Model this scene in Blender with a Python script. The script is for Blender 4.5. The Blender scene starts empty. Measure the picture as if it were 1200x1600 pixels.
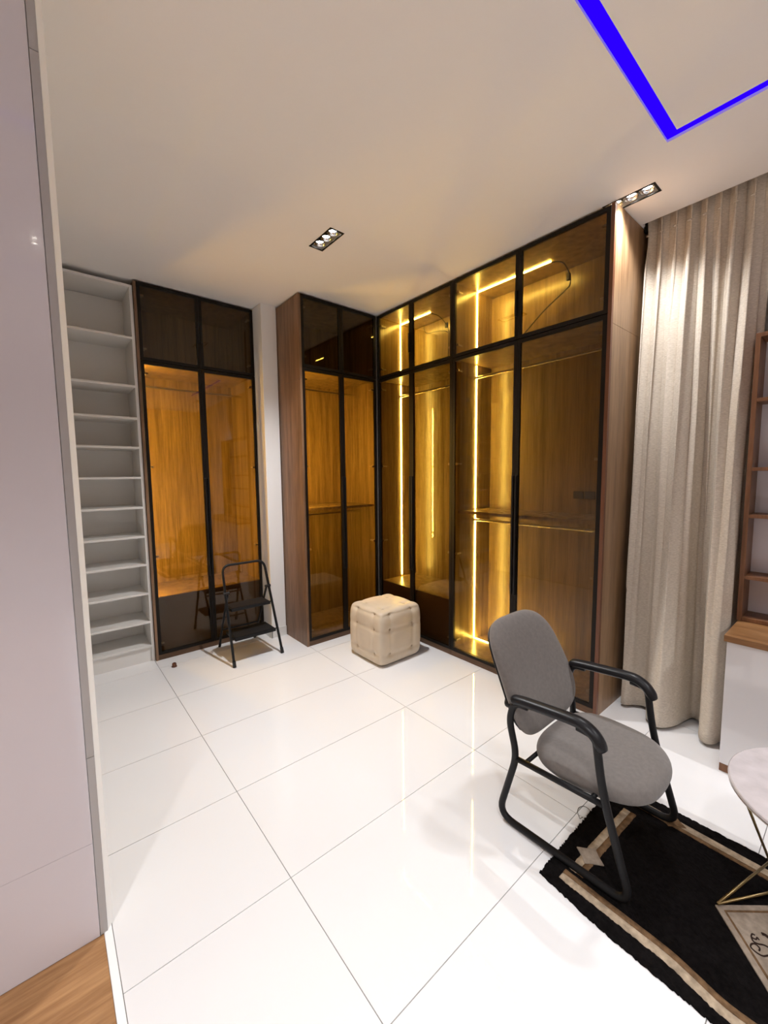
import bpy, math, random
from mathutils import Vector, Matrix
random.seed(7)
SC = bpy.context.scene
COL = SC.collection
PI = math.pi

# ------------------------------------------------------------------ camera
CAM_H = 1.6388
cam_d = bpy.data.cameras.new('camera')
cam_d.sensor_fit = 'VERTICAL'
cam_d.sensor_height = 24.0
cam_d.lens = 642.2 * 24.0 / 1600.0
cam_d.clip_start = 0.02
cam = bpy.data.objects.new('camera', cam_d)
COL.objects.link(cam)
yaw, pitch, roll = math.radians(39.78), math.radians(5.223), math.radians(-0.595)
fw = Vector((math.sin(yaw)*math.cos(pitch), math.cos(yaw)*math.cos(pitch), -math.sin(pitch)))
rt = Vector((math.cos(yaw), -math.sin(yaw), 0))
up = rt.cross(fw)
rt2 = rt*math.cos(roll) + up*math.sin(roll)
up2 = up*math.cos(roll) - rt*math.sin(roll)
m = Matrix((rt2, up2, -fw)).transposed().to_4x4()
m.translation = Vector((0, 0, CAM_H))
cam.matrix_world = m
SC.camera = cam

# ------------------------------------------------------------------ world, exposure
w = bpy.data.worlds.new('world')
SC.world = w
w.use_nodes = True
w.node_tree.nodes['Background'].inputs[0].default_value = (0.9, 0.92, 1.0, 1)
w.node_tree.nodes['Background'].inputs[1].default_value = 0.02
vs = SC.view_settings
vs.view_transform = 'Standard'
vs.look = 'None'
vs.gamma = 1.0
vs.use_curve_mapping = False
vs.exposure = 0.0
try:
    cy = SC.cycles
    cy.transparent_max_bounces = 24
    cy.max_bounces = 10
    cy.diffuse_bounces = 5
    cy.glossy_bounces = 5
    cy.caustics_reflective = False
    cy.caustics_refractive = False
    cy.sample_clamp_indirect = 6.0
    cy.use_denoising = True
except Exception:
    pass

# lamp strengths (each downlight bulb) and colours
BULB_WIDE, BULB_BEAM = 6.2, 1.2
BULB_COL = (0.985, 0.985, 1.0)
LED_YELLOW = (1.0, 0.84, 0.20)
LED_AMBER = (1.0, 0.71, 0.13)
LED_POWER = 190.0
LED_POWER_AMBER = 400.0
RING_POWER = 1.15

# ------------------------------------------------------------------ materials
MATS = {}
def nodes_of(name):
    mt = bpy.data.materials.new(name)
    mt.use_nodes = True
    nt = mt.node_tree
    b = nt.nodes.get('Principled BSDF')
    MATS[name] = mt
    return mt, nt, b
def sin(b, names, v):
    for n in names:
        if n in b.inputs:
            b.inputs[n].default_value = v
            return
def plain(name, col, rough=0.5, metal=0.0, spec=0.5, coat=0.0, coat_rough=0.05, bump=0.0, bscale=200.0, var=0.0, vscale=4.0, sheen=0.0, stretch=(1, 1, 1)):
    mt, nt, b = nodes_of(name)
    b.inputs['Base Color'].default_value = (*col, 1)
    b.inputs['Roughness'].default_value = rough
    b.inputs['Metallic'].default_value = metal
    sin(b, ['Specular IOR Level', 'Specular'], spec)
    sin(b, ['Coat Weight', 'Clearcoat'], coat)
    sin(b, ['Coat Roughness', 'Clearcoat Roughness'], coat_rough)
    sin(b, ['Sheen Weight', 'Sheen'], sheen)
    tc = nt.nodes.new('ShaderNodeTexCoord')
    mp = nt.nodes.new('ShaderNodeMapping')
    mp.inputs['Scale'].default_value = stretch
    nt.links.new(tc.outputs['Object'], mp.inputs['Vector'])
    if var > 0:
        n = nt.nodes.new('ShaderNodeTexNoise')
        n.inputs['Scale'].default_value = vscale
        n.inputs['Detail'].default_value = 5
        nt.links.new(mp.outputs['Vector'], n.inputs['Vector'])
        r = nt.nodes.new('ShaderNodeValToRGB')
        r.color_ramp.elements[0].position = 0.3
        r.color_ramp.elements[1].position = 0.7
        r.color_ramp.elements[0].color = (*[c*(1-var) for c in col], 1)
        r.color_ramp.elements[1].color = (*[min(1, c*(1+var)) for c in col], 1)
        nt.links.new(n.outputs['Fac'], r.inputs['Fac'])
        nt.links.new(r.outputs['Color'], b.inputs['Base Color'])
    if bump > 0:
        n2 = nt.nodes.new('ShaderNodeTexNoise')
        n2.inputs['Scale'].default_value = bscale
        n2.inputs['Detail'].default_value = 3
        nt.links.new(mp.outputs['Vector'], n2.inputs['Vector'])
        bp = nt.nodes.new('ShaderNodeBump')
        bp.inputs['Strength'].default_value = bump
        bp.inputs['Distance'].default_value = 0.002
        nt.links.new(n2.outputs['Fac'], bp.inputs['Height'])
        nt.links.new(bp.outputs['Normal'], b.inputs['Normal'])
    return mt
def wood(name, dark, light, scale=(16, 16, 1.1), rough=0.38, spec=0.4):
    mt, nt, b = nodes_of(name)
    tc = nt.nodes.new('ShaderNodeTexCoord')
    mp = nt.nodes.new('ShaderNodeMapping')
    mp.inputs['Scale'].default_value = scale
    nt.links.new(tc.outputs['Object'], mp.inputs['Vector'])
    n1 = nt.nodes.new('ShaderNodeTexNoise')
    n1.inputs['Scale'].default_value = 1.0
    n1.inputs['Detail'].default_value = 6
    n1.inputs['Roughness'].default_value = 0.6
    n1.inputs['Distortion'].default_value = 0.5
    nt.links.new(mp.outputs['Vector'], n1.inputs['Vector'])
    n2 = nt.nodes.new('ShaderNodeTexNoise')
    n2.inputs['Scale'].default_value = 6.0
    n2.inputs['Detail'].default_value = 3
    nt.links.new(mp.outputs['Vector'], n2.inputs['Vector'])
    mx = nt.nodes.new('ShaderNodeMath')
    mx.operation = 'MULTIPLY_ADD'
    mx.inputs[1].default_value = 0.35
    nt.links.new(n2.outputs['Fac'], mx.inputs[0])
    ml = nt.nodes.new('ShaderNodeMath')
    ml.operation = 'MULTIPLY'
    ml.inputs[1].default_value = 0.65
    nt.links.new(n1.outputs['Fac'], ml.inputs[0])
    nt.links.new(ml.outputs[0], mx.inputs[2])
    r = nt.nodes.new('ShaderNodeValToRGB')
    r.color_ramp.elements[0].position = 0.36
    r.color_ramp.elements[1].position = 0.66
    r.color_ramp.elements[0].color = (*dark, 1)
    r.color_ramp.elements[1].color = (*light, 1)
    nt.links.new(mx.outputs[0], r.inputs['Fac'])
    nt.links.new(r.outputs['Color'], b.inputs['Base Color'])
    b.inputs['Roughness'].default_value = rough
    sin(b, ['Specular IOR Level', 'Specular'], spec)
    bp = nt.nodes.new('ShaderNodeBump')
    bp.inputs['Strength'].default_value = 0.08
    bp.inputs['Distance'].default_value = 0.001
    nt.links.new(n2.outputs['Fac'], bp.inputs['Height'])
    nt.links.new(bp.outputs['Normal'], b.inputs['Normal'])
    return mt
def emit(name, col, strength):
    mt, nt, b = nodes_of(name)
    nt.nodes.remove(b)
    e = nt.nodes.new('ShaderNodeEmission')
    e.inputs['Color'].default_value = (*col, 1)
    e.inputs['Strength'].default_value = strength
    nt.links.new(e.outputs[0], nt.nodes['Material Output'].inputs['Surface'])
    return mt
def tinted_glass(name, tint, f0=0.045):
    # thin tinted pane: coloured transmission + Schlick mirror reflection
    mt, nt, b = nodes_of(name)
    nt.nodes.remove(b)
    t = nt.nodes.new('ShaderNodeBsdfTransparent')
    t.inputs[0].default_value = (*tint, 1)
    g = nt.nodes.new('ShaderNodeBsdfGlossy')
    g.inputs['Roughness'].default_value = 0.02
    g.inputs['Color'].default_value = (1, 1, 1, 1)
    lw = nt.nodes.new('ShaderNodeLayerWeight')
    lw.inputs['Blend'].default_value = 0.5
    p5 = nt.nodes.new('ShaderNodeMath')
    p5.operation = 'POWER'
    p5.inputs[1].default_value = 5.0
    nt.links.new(lw.outputs['Facing'], p5.inputs[0])
    ma = nt.nodes.new('ShaderNodeMath')
    ma.operation = 'MULTIPLY_ADD'
    ma.inputs[1].default_value = 1.0 - f0
    ma.inputs[2].default_value = f0
    nt.links.new(p5.outputs[0], ma.inputs[0])
    mx = nt.nodes.new('ShaderNodeMixShader')
    nt.links.new(ma.outputs[0], mx.inputs[0])
    nt.links.new(t.outputs[0], mx.inputs[1])
    nt.links.new(g.outputs[0], mx.inputs[2])
    nt.links.new(mx.outputs[0], nt.nodes['Material Output'].inputs['Surface'])
    return mt

plain('wall_paint', (0.87, 0.86, 0.845), 0.6, bump=0.05, bscale=60)
plain('ceiling_paint', (0.91, 0.89, 0.875), 0.75, bump=0.06, bscale=120)
plain('white_melamine', (0.74, 0.725, 0.70), 0.42)
plain('white_gloss', (0.72, 0.71, 0.73), 0.10, coat=0.6, coat_rough=0.04)
plain('blue_lit_white', (0.70, 0.675, 0.73), 0.13, coat=0.3, coat_rough=0.03, var=0.03, vscale=1.5)  # white tile with the blue ring's lavender light put into its colour
plain('tile_edge', (0.44, 0.43, 0.43), 0.3)
plain('dimmed_taupe', (0.42, 0.38, 0.35), 0.6)  # unseen front wall, coloured darker to weaken its reflection in the door glass
plain('white_plaster', (0.92, 0.92, 0.92), 0.45, bump=0.2, bscale=40)
plain('grout', (0.30, 0.29, 0.28), 0.9)
plain('black_metal', (0.008, 0.007, 0.007), 0.38, spec=0.22)
plain('black_powder', (0.008, 0.008, 0.009), 0.45, spec=0.25, bump=0.1, bscale=900)
plain('black_plastic', (0.010, 0.010, 0.012), 0.36, spec=0.3)
plain('tread_rubber', (0.012, 0.011, 0.011), 0.7, spec=0.2, bump=0.4, bscale=500)
plain('frame_black', (0.010, 0.007, 0.005), 0.4, spec=0.18)
plain('chrome', (0.85, 0.85, 0.86), 0.08, metal=1.0)
plain('steel_rod', (0.75, 0.72, 0.66), 0.22, metal=1.0)
plain('hinge_metal', (0.45, 0.40, 0.33), 0.3, metal=1.0)
plain('brushed_gold', (0.30, 0.225, 0.11), 0.32, metal=1.0)
plain('grey_alu', (0.42, 0.40, 0.39), 0.35, metal=0.8)
plain('chair_fabric', (0.165, 0.148, 0.137), 0.95, bump=0.5, bscale=700, var=0.10, vscale=60, sheen=0.25)
plain('pouf_leather', (0.60, 0.505, 0.385), 0.44, bump=0.12, bscale=250, var=0.05, vscale=9)
plain('button_leather', (0.42, 0.33, 0.235), 0.38)
plain('rug_black', (0.0065, 0.0055, 0.0055), 1.0, spec=0.05, bump=1.0, bscale=420, var=0.4, vscale=70)
plain('rug_beige', (0.40, 0.315, 0.225), 1.0, spec=0.05, bump=1.0, bscale=420, var=0.30, vscale=40)
plain('rug_brown', (0.16, 0.095, 0.05), 1.0, spec=0.05, bump=1.0, bscale=420, var=0.30, vscale=60)
plain('rug_taupe', (0.33, 0.27, 0.215), 1.0, spec=0.05, bump=1.0, bscale=420, var=0.18, vscale=50)
plain('rug_letter', (0.035, 0.022, 0.018), 1.0, spec=0.05, bump=0.6, bscale=500)
plain('marble', (0.60, 0.555, 0.565), 0.22, coat=0.3, var=0.10, vscale=14)
plain('marble_rim', (0.36, 0.31, 0.26), 0.35)
plain('cable_black', (0.01, 0.008, 0.006), 0.5)
plain('socket_plastic', (0.05, 0.032, 0.02), 0.5)
plain('cap_brown', (0.13, 0.045, 0.02), 0.45)
plain('rubber', (0.012, 0.012, 0.012), 0.7)
plain('edge_band', (0.13, 0.045, 0.018), 0.4)
wood('walnut_panel', (0.10, 0.052, 0.026), (0.26, 0.15, 0.085), (18, 18, 1.0), 0.36)
wood('oak_panel', (0.17, 0.095, 0.045), (0.36, 0.225, 0.125), (18, 18, 1.0), 0.36)
wood('inner_wood', (0.18, 0.115, 0.05), (0.42, 0.30, 0.155), (22, 22, 1.0), 0.27, 0.7)
wood('plinth_wood', (0.07, 0.036, 0.018), (0.15, 0.08, 0.04), (2, 2, 30), 0.45)
wood('counter_wood', (0.16, 0.07, 0.024), (0.33, 0.17, 0.07), (16, 1.3, 16), 0.35)
wood('shelf_wood', (0.12, 0.05, 0.022), (0.24, 0.11, 0.052), (16, 16, 1.3), 0.4)
wood('floor_wood', (0.24, 0.11, 0.04), (0.47, 0.26, 0.115), (1.4, 16, 16), 0.35)
plain('drawer_brown', (0.13, 0.085, 0.06), 0.4)
tinted_glass('bronze_glass', (0.66, 0.57, 0.44), 0.030)
emit('led_yellow', LED_YELLOW, LED_POWER)
emit('led_amber', LED_AMBER, LED_POWER_AMBER)
emit('led_corner', LED_AMBER, LED_POWER_AMBER*1.9)
emit('ring_blue', (0.022, 0.0, 1.0), RING_POWER)
emit('bulb_glow', (1.0, 0.95, 0.85), 90.0)

def tile_material():
    mt, nt, b = nodes_of('polished_tile')
    tc = nt.nodes.new('ShaderNodeTexCoord')
    n = nt.nodes.new('ShaderNodeTexNoise')
    n.inputs['Scale'].default_value = 2.2
    n.inputs['Detail'].default_value = 2
    geo = nt.nodes.new('ShaderNodeNewGeometry')
    nt.links.new(geo.outputs['Position'], n.inputs['Vector'])
    b.inputs['Base Color'].default_value = (0.82, 0.82, 0.825, 1)
    b.inputs['Roughness'].default_value = 0.035
    sin(b, ['Specular IOR Level', 'Specular'], 0.5)
    bp = nt.nodes.new('ShaderNodeBump')
    bp.inputs['Strength'].default_value = 0.06
    bp.inputs['Distance'].default_value = 0.012
    nt.links.new(n.outputs['Fac'], bp.inputs['Height'])
    nt.links.new(bp.outputs['Normal'], b.inputs['Normal'])
tile_material()

def curtain_material():
    mt, nt, b = nodes_of('curtain_fabric')
    tc = nt.nodes.new('ShaderNodeTexCoord')
    mp = nt.nodes.new('ShaderNodeMapping')
    mp.inputs['Scale'].default_value = (60, 60, 330)
    nt.links.new(tc.outputs['Object'], mp.inputs['Vector'])
    n = nt.nodes.new('ShaderNodeTexNoise')
    n.inputs['Scale'].default_value = 1.0
    n.inputs['Detail'].default_value = 4
    nt.links.new(mp.outputs['Vector'], n.inputs['Vector'])
    r = nt.nodes.new('ShaderNodeValToRGB')
    r.color_ramp.elements[0].position = 0.32
    r.color_ramp.elements[1].position = 0.68
    r.color_ramp.elements[0].color = (0.50, 0.44, 0.365, 1)
    r.color_ramp.elements[1].color = (0.68, 0.615, 0.525, 1)
    nt.links.new(n.outputs['Fac'], r.inputs['Fac'])
    nt.links.new(r.outputs['Color'], b.inputs['Base Color'])
    b.inputs['Roughness'].default_value = 0.85
    sin(b, ['Specular IOR Level', 'Specular'], 0.2)
    bp = nt.nodes.new('ShaderNodeBump')
    bp.inputs['Strength'].default_value = 0.5
    bp.inputs['Distance'].default_value = 0.002
    nt.links.new(n.outputs['Fac'], bp.inputs['Height'])
    nt.links.new(bp.outputs['Normal'], b.inputs['Normal'])
curtain_material()

# ------------------------------------------------------------------ mesh helpers
def catmull(pts, seg=8, closed=False):
    P = [Vector(p) for p in pts]
    n = len(P)
    out = []
    rng = n if closed else n-1
    for i in range(rng):
        if closed:
            a, b, c, d = P[(i-1) % n], P[i], P[(i+1) % n], P[(i+2) % n]
        else:
            a, b, c, d = P[max(i-1, 0)], P[i], P[i+1], P[min(i+2, n-1)]
        for k in range(seg):
            t = k/seg
            out.append(0.5*((2*b) + (c-a)*t + (2*a-5*b+4*c-d)*t*t + (3*b-a-3*c+d)*t**3))
    if not closed:
        out.append(P[-1])
    return out
def rounded(pts, rad, seg=6, closed=False):
    """polyline with filleted corners; rad number or list"""
    P = [Vector(p) for p in pts]
    n = len(P)
    out = []
    for i in range(n):
        if not closed and i in (0, n-1):
            out.append(P[i])
            continue
        a, b, c = P[(i-1) % n], P[i], P[(i+1) % n]
        r = rad[i] if isinstance(rad, (list, tuple)) else rad
        u, v = (a-b), (c-b)
        r = min(r, u.length*0.49, v.length*0.49)
        s, e = b+u.normalized()*r, b+v.normalized()*r
        for k in range(seg+1):
            t = k/seg
            out.append(s*(1-t)**2 + b*2*t*(1-t) + e*t*t)
    return out
class MB:
    def __init__(self):
        self.v, self.f = [], []
    def box(self, x0, x1, y0, y1, z0, z1):
        i = len(self.v)
        self.v += [(x0, y0, z0), (x1, y0, z0), (x1, y1, z0), (x0, y1, z0), (x0, y0, z1), (x1, y0, z1), (x1, y1, z1), (x0, y1, z1)]
        self.f += [(i, i+3, i+2, i+1), (i+4, i+5, i+6, i+7), (i, i+1, i+5, i+4), (i+1, i+2, i+6, i+5), (i+2, i+3, i+7, i+6), (i+3, i, i+4, i+7)]
        return self
    def quadbox(self, corners, z0, z1):
        n = len(corners)
        i = len(self.v)
        self.v += [(x, y, z0) for x, y in corners] + [(x, y, z1) for x, y in corners]
        self.f.append(tuple(i+k for k in reversed(range(n))))
        self.f.append(tuple(i+n+k for k in range(n)))
        for k in range(n):
            self.f.append((i+k, i+(k+1) % n, i+n+(k+1) % n, i+n+k))
        return self
    def tube(self, pts, r, n=10, closed=False, flat=None, ref=(0, 0, 1)):
        P = [Vector(p) for p in pts]
        N = len(P)
        i0 = len(self.v)
        R = Vector(ref)
        prev = None
        for k in range(N):
            if closed:
                t = P[(k+1) % N]-P[(k-1) % N]
            else:
                t = P[min(k+1, N-1)]-P[max(k-1, 0)]
            t.normalize()
            if prev is None:
                a = R - t*R.dot(t)
                if a.length < 1e-3:
                    a = Vector((1, 0, 0)) - t*t.x
                    if a.length < 1e-3:
                        a = Vector((0, 1, 0))
            else:
                a = prev - t*prev.dot(t)
            a.normalize()
            prev = a
            b = t.cross(a)
            ra = r if not callable(r) else r(k/(N-1))
            rb = ra if flat is None else ra*flat
            for j in range(n):
                th = 2*PI*j/n
                self.v.append(tuple(P[k]+a*(ra*math.cos(th))+b*(rb*math.sin(th))))
        for k in range(N if closed else N-1):
            k2 = (k+1) % N
            for j in range(n):
                j2 = (j+1) % n
                self.f.append((i0+k*n+j, i0+k2*n+j, i0+k2*n+j2, i0+k*n+j2))
        if not closed:
            self.f.append(tuple(i0+j for j in reversed(range(n))))
            self.f.append(tuple(i0+(N-1)*n+j for j in range(n)))
        return self
    def lathe(self, prof, n=24, c=(0, 0, 0)):
        i0 = len(self.v)
        for r, z in prof:
            for j in range(n):
                th = 2*PI*j/n
                self.v.append((c[0]+r*math.cos(th), c[1]+r*math.sin(th), c[2]+z))
        for k in range(len(prof)-1):
            for j in range(n):
                j2 = (j+1) % n
                self.f.append((i0+k*n+j, i0+k*n+j2, i0+(k+1)*n+j2, i0+(k+1)*n+j))
        self.f.append(tuple(i0+j for j in reversed(range(n))))
        self.f.append(tuple(i0+(len(prof)-1)*n+j for j in range(n)))
        return self
    def grid(self, pts, nu, nv):
        i0 = len(self.v)
        self.v += [tuple(p) for p in pts]
        for a in range(nu-1):
            for b in range(nv-1):
                self.f.append((i0+a*nv+b, i0+(a+1)*nv+b, i0+(a+1)*nv+b+1, i0+a*nv+b+1))
        return self
    def build(self, name, mat, parent=None, off=(0, 0, 0), smooth=False, bevel=0.0, fixn=True):
        me = bpy.data.meshes.new(name)
        v = [(a-off[0], b-off[1], c-off[2]) for a, b, c in self.v]
        me.from_pydata(v, [], self.f)
        me.validate()
        if fixn:
            import bmesh
            bm = bmesh.new()
            bm.from_mesh(me)
            bmesh.ops.recalc_face_normals(bm, faces=bm.faces)
            bm.to_mesh(me)
            bm.free()
        me.materials.append(MATS[mat])
        if smooth:
            for p in me.polygons:
                p.use_smooth = True
        o = bpy.data.objects.new(name, me)
        COL.objects.link(o)
        if parent is not None:
            o.parent = parent
        if bevel > 0:
            md = o.modifiers.new('bevel', 'BEVEL')
            md.width = bevel
            md.segments = 2
            md.limit_method = 'ANGLE'
            md.angle_limit = math.radians(40)
        return o
def smooth_angle(o, ang=40):
    for p in o.data.polygons:
        p.use_smooth = True
    try:
        o.data.set_sharp_from_angle(angle=math.radians(ang))
    except Exception:
        pass
    return o
def tag(o, label, cat, group=None):
    o['label'] = label
    o['category'] = cat
    if group:
        o['group'] = group
    return o
def struct(o, label=None):
    o['kind'] = 'structure'
    if label:
        o['label'] = label
    return o
class Thing:
    """Empty at the thing's base; parts given in world coordinates"""
    def __init__(self, name, label, cat, loc, group=None):
        self.o = bpy.data.objects.new(name, None)
        self.o.empty_display_size = 0.05
        COL.objects.link(self.o)
        self.o.location = loc
        self.loc = loc
        tag(self.o, label, cat, group)
    def part(self, name, mb, mat, parent=None, **k):
        return mb.build(name, mat, parent or self.o, off=self.loc, **k)
    def box(self, name, mat, x0, x1, y0, y1, z0, z1, parent=None, bevel=0.0, **k):
        return self.part(name, MB().box(x0, x1, y0, y1, z0, z1), mat, parent, bevel=bevel, **k)

# ------------------------------------------------------------------ setting
CEIL = 3.262
XR, YB, YF, XL = 3.47, 4.66, -3.2, -2.6          # right wall, back wall, front wall, far left wall
WY = 1.68                                          # face of the tiled partition on the left
EDGE = 0.094                                       # where the tiled floor begins
# tiled floor: every tile a piece of its own
fl = MB().box(-0.32, XR, YF, YB, -0.08, -0.004)
floor = struct(fl.build('floor', 'grout'), 'polished white porcelain tile floor with thin grey joints')
TX, TY, SX, SY = 0.680, 1.4358, 1.2, 0.6042
tile_cache = {}
for i in range(-1, 3):
    for j in range(-8, 6):
        x0, x1 = TX+i*SX, TX+(i+1)*SX
        y0, y1 = TY+j*SY, TY+(j+1)*SY
        lo = EDGE if y1 < 1.9 else -0.30
        if y0 < WY < y1 and i == -1:
            lo = EDGE
        x0, x1 = max(x0, lo), min(x1, XR)
        y0, y1 = max(y0, YF), min(y1, YB)
        if x1-x0 < 0.02 or y1-y0 < 0.02:
            continue
        g = 0.0016
        key = (round(x1-x0, 4), round(y1-y0, 4))
        if key not in tile_cache:
            a, b = (x1-x0)/2-g, (y1-y0)/2-g
            t = MB().box(-a, a, -b, b, -0.004, 0.004).build('tile', 'polished_tile', floor)
            tile_cache[key] = t.data
        else:
            t = bpy.data.objects.new('tile', tile_cache[key])
            COL.objects.link(t)
            t.parent = floor
        t.location = ((x0+x1)/2, (y0+y1)/2, -0.004)
hall = struct(MB().box(XL, 0.068, YF, WY, -0.08, 0.004).build('floor_hall', 'floor_wood'), 'brown wood-grain floor at the foot of the tiled partition')
thr = struct(MB().box(0.069, EDGE-0.001, YF, WY+0.03, -0.07, 0.007).build('trim_1', 'white_plaster', bevel=0.002), 'white threshold strip between wood and tile floors')

# walls
def wall(name, label, *b, mat='wall_paint'):
    return struct(MB().box(*b).build(name, mat), label)
wall('wall_back', 'plain white wall behind the wardrobes', -0.42, XR+0.1, YB, YB+0.1, 0, 3.5)
wall('wall_right', 'plain white wall behind the curtain', XR, XR+0.1, YF, YB-0.001, 0, 3.5)
wall('wall_front', 'plain unseen wall behind the camera, toned taupe to dim its reflection', XL-0.1, XR+0.1, YF-0.1, YF-0.001, 0, 3.5, mat='dimmed_taupe')
wall('wall_hall', 'plain white wall of the hall', XL-0.1, XL, YF, WY+0.12, 0, 3.5)
wall('wall_alcove', 'white wall behind the tiled partition', -0.42, -0.32, WY+0.13, YB-0.001, 0, 3.5)
# tiled partition: core + glossy tiles + edge pieces + white corner
part_core = struct(MB().box(XL, 0.055, WY+0.012, WY+0.12, 0, CEIL).build('wall_left', 'wall_paint'), 'tall partition clad in glossy white tiles, blue light tinted into their colour')
zs = [0.0045, 0.365, CEIL-0.002]
for k in range(2):
    for q in range(5):
        xa = 0.0575 - q*0.6
        xb = max(xa-0.6, XL+0.01)
        if xa-xb < 0.05:
            continue
        o = MB().box(xb+0.0008, xa-0.0008, WY, WY+0.0118, zs[k]+0.0006, zs[k+1]-0.0006).build('tile', 'blue_lit_white', part_core)
for z0, z1 in ((0.0045, 0.675), (0.677, 2.90), (2.902, CEIL-0.002)):
    MB().box(0.0590, 0.0805, WY+0.002, WY+0.0118, z0, z1).build('tile_strip', 'tile_edge', part_core)
corner = MB().quadbox([(0.0812, WY+0.004), (0.0985, WY+0.026), (0.0985, WY+0.12), (0.0562, WY+0.12), (0.0562, WY+0.0125), (0.0812, WY+0.0125)], 0.0075, CEIL-0.001)
o = corner.build('corner_strip', 'white_plaster', part_core)
o['label'] = 'rough white plastered corner edge'

# column between the two back wardrobes
struct(MB().box(1.702, 1.856, 3.832, YB-0.002, 0, CEIL).build('wall_column', 'wall_paint', bevel=0.004), 'narrow white wall column between the back wardrobes')
struct(MB().box(1.694, 1.856, 3.820, 3.831, 0.001, 0.095).box(1.690, 1.7015, 3.820, 4.02, 0.001, 0.095).build('baseboard_back', 'white_melamine'), 'low white baseboard at the column foot')

# ceiling with real recesses for the light ring, the curtain pocket and the spotlights
RX0, RX1, RY0, RY1, RW = -0.62, 2.497, -1.03, 0.776, 0.055
LAMPS = [((1.632, 2.556), 'black recessed spotlight with three bulbs in the middle of the ceiling', None),
         ((2.822, 1.052), 'black recessed spotlight cut off by the tall wardrobe end panel near the curtain', None),
         ((0.08, -0.46), 'black recessed three-bulb spotlight right above the camera', 'spotlights behind the camera'),
         ((2.75, -1.55), 'added unseen three-bulb fill spotlight above the white cabinet behind the view', 'spotlights behind the camera'),  # assumed fixture out of view, added to light end panel and curtain
         ((0.9, -2.2), 'added unseen three-bulb fill spotlight beside the taupe wall behind the camera', 'spotlights behind the camera'),  # unseen fixture added as fill for the back of the room
         ((-1.35, -0.45), 'added unseen three-bulb fill spotlight above the wood floor of the hall', 'spotlights behind the camera')]  # unseen hall fixture added to brighten the tiled partition
LAMP_LEVEL = [1.05, 0.56, 0.66, 0.95, 0.8, 1.2]      # wide light
BEAM_LEVEL = [1.0, 1.3, 0.6, 0.8, 0.7, 0.9]          # narrow core
LW, LL = 0.056, 0.142
holes = [(RX0, RX1, RY1-RW, RY1), (RX0, RX1, RY0, RY0+RW), (RX0, RX0+RW, RY0, RY1), (RX1-RW, RX1, RY0, RY1), (3.165, XR, YF, 1.10)]
for (x, y), _, _ in LAMPS:
    holes.append((x-LW+0.004, x+LW-0.004, y-LL+0.004, y+LL-0.004))
xs = sorted({XL-0.1, XR} | {h[0] for h in holes} | {h[1] for h in holes})
ys = sorted({YF, YB} | {h[2] for h in holes} | {h[3] for h in holes})
ce = MB()
for a in range(len(xs)-1):
    b = 0
    while b < len(ys)-1:
        cx = (xs[a]+xs[a+1])/2
        def inhole(k):
            cyy = (ys[k]+ys[k+1])/2
            return any(h[0] < cx < h[1] and h[2] < cyy < h[3] for h in holes)
        if inhole(b):
            b += 1
            continue
        e = b
        while e+1 < len(ys)-1 and not inhole(e+1):
            e += 1
        ce.box(xs[a], xs[a+1], ys[b], ys[e+1], CEIL, CEIL+0.09)
        b = e+1
ce.box(XL-0.1, XR+0.1, YF-0.1, YB+0.1, CEIL+0.20, CEIL+0.26)
struct(ce.build('ceiling', 'ceiling_paint'), 'smooth off-white ceiling with a recessed light channel')
ring = Thing('led_light_channel', 'blue glowing LED light channel set into the ceiling', 'ceiling light', ((RX0+RX1)/2, (RY0+RY1)/2, CEIL))
g = 0.001
ring.box('diffuser', 'ring_blue', RX0+g, RX1-g, RY1-RW+g, RY1-g, CEIL+0.012, CEIL+0.03)
ring.box('diffuser', 'ring_blue', RX0+g, RX1-g, RY0+g, RY0+RW-g, CEIL+0.012, CEIL+0.03)
ring.box('diffuser', 'ring_blue', RX0+g, RX0+RW-g, RY0+RW, RY1-RW, CEIL+0.012, CEIL+0.03)
ring.box('diffuser', 'ring_blue', RX1-RW+g, RX1-g, RY0+RW, RY1-RW, CEIL+0.012, CEIL+0.03)

# ------------------------------------------------------------------ wardrobes
FR = 0.026       # door frame bar
def door(T, axis, c, a0, a1, z0, z1, hinge_at, n_hinges, handle=None):
    """aluminium framed glass door. axis 'y': lies in plane y=c spanning x a0..a1; axis 'x': plane x=c spanning y a0..a1.
    front face at c, thickness 0.02 into the wardrobe"""
    th = 0.020
    def bx(mb, u0, u1, d0, d1, q0, q1):
        if axis == 'y':
            mb.box(u0, u1, c+d0, c+d1, q0, q1)
        else:
            mb.box(c+d0, c+d1, u0, u1, q0, q1)
        return mb
    f = MB()
    bx(f, a0, a0+FR, 0, th, z0, z1)
    bx(f, a1-FR, a1, 0, th, z0, z1)
    bx(f, a0+FR, a1-FR, 0, th, z0, z0+FR)
    bx(f, a0+FR, a1-FR, 0, th, z1-FR, z1)
    d = T.part('door', f, 'frame_black')
    p = bx(MB(), a0+FR-0.004, a1-FR+0.004, 0.004, 0.009, z0+FR-0.004, z1-FR+0.004)
    T.part('glass_pane', p, 'bronze_glass', d)
    if handle:
        h0, h1, side = handle
        u = a0+0.004 if side == 0 else a1-0.020
        hb = bx(MB(), u, u+0.016, -0.016, 0.0, h0, h1)
        T.part('handle', hb, 'black_metal', d, bevel=0.002)
    for k in range(n_hinges):
        zz = z0+0.10+(z1-z0-0.20)*(k/(max(1, n_hinges-1)))
        u = a0+FR+0.002 if hinge_at == 0 else a1-FR-0.028
        hg = bx(MB(), u, u+0.026, 0.010, 0.026, zz-0.009, zz+0.009)
        bx(hg, u+0.006, u+0.020, 0.026, 0.075, zz-0.006, zz+0.006)
        T.part('hinge', hg, 'hinge_metal', d, bevel=0.003)
    return d
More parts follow.
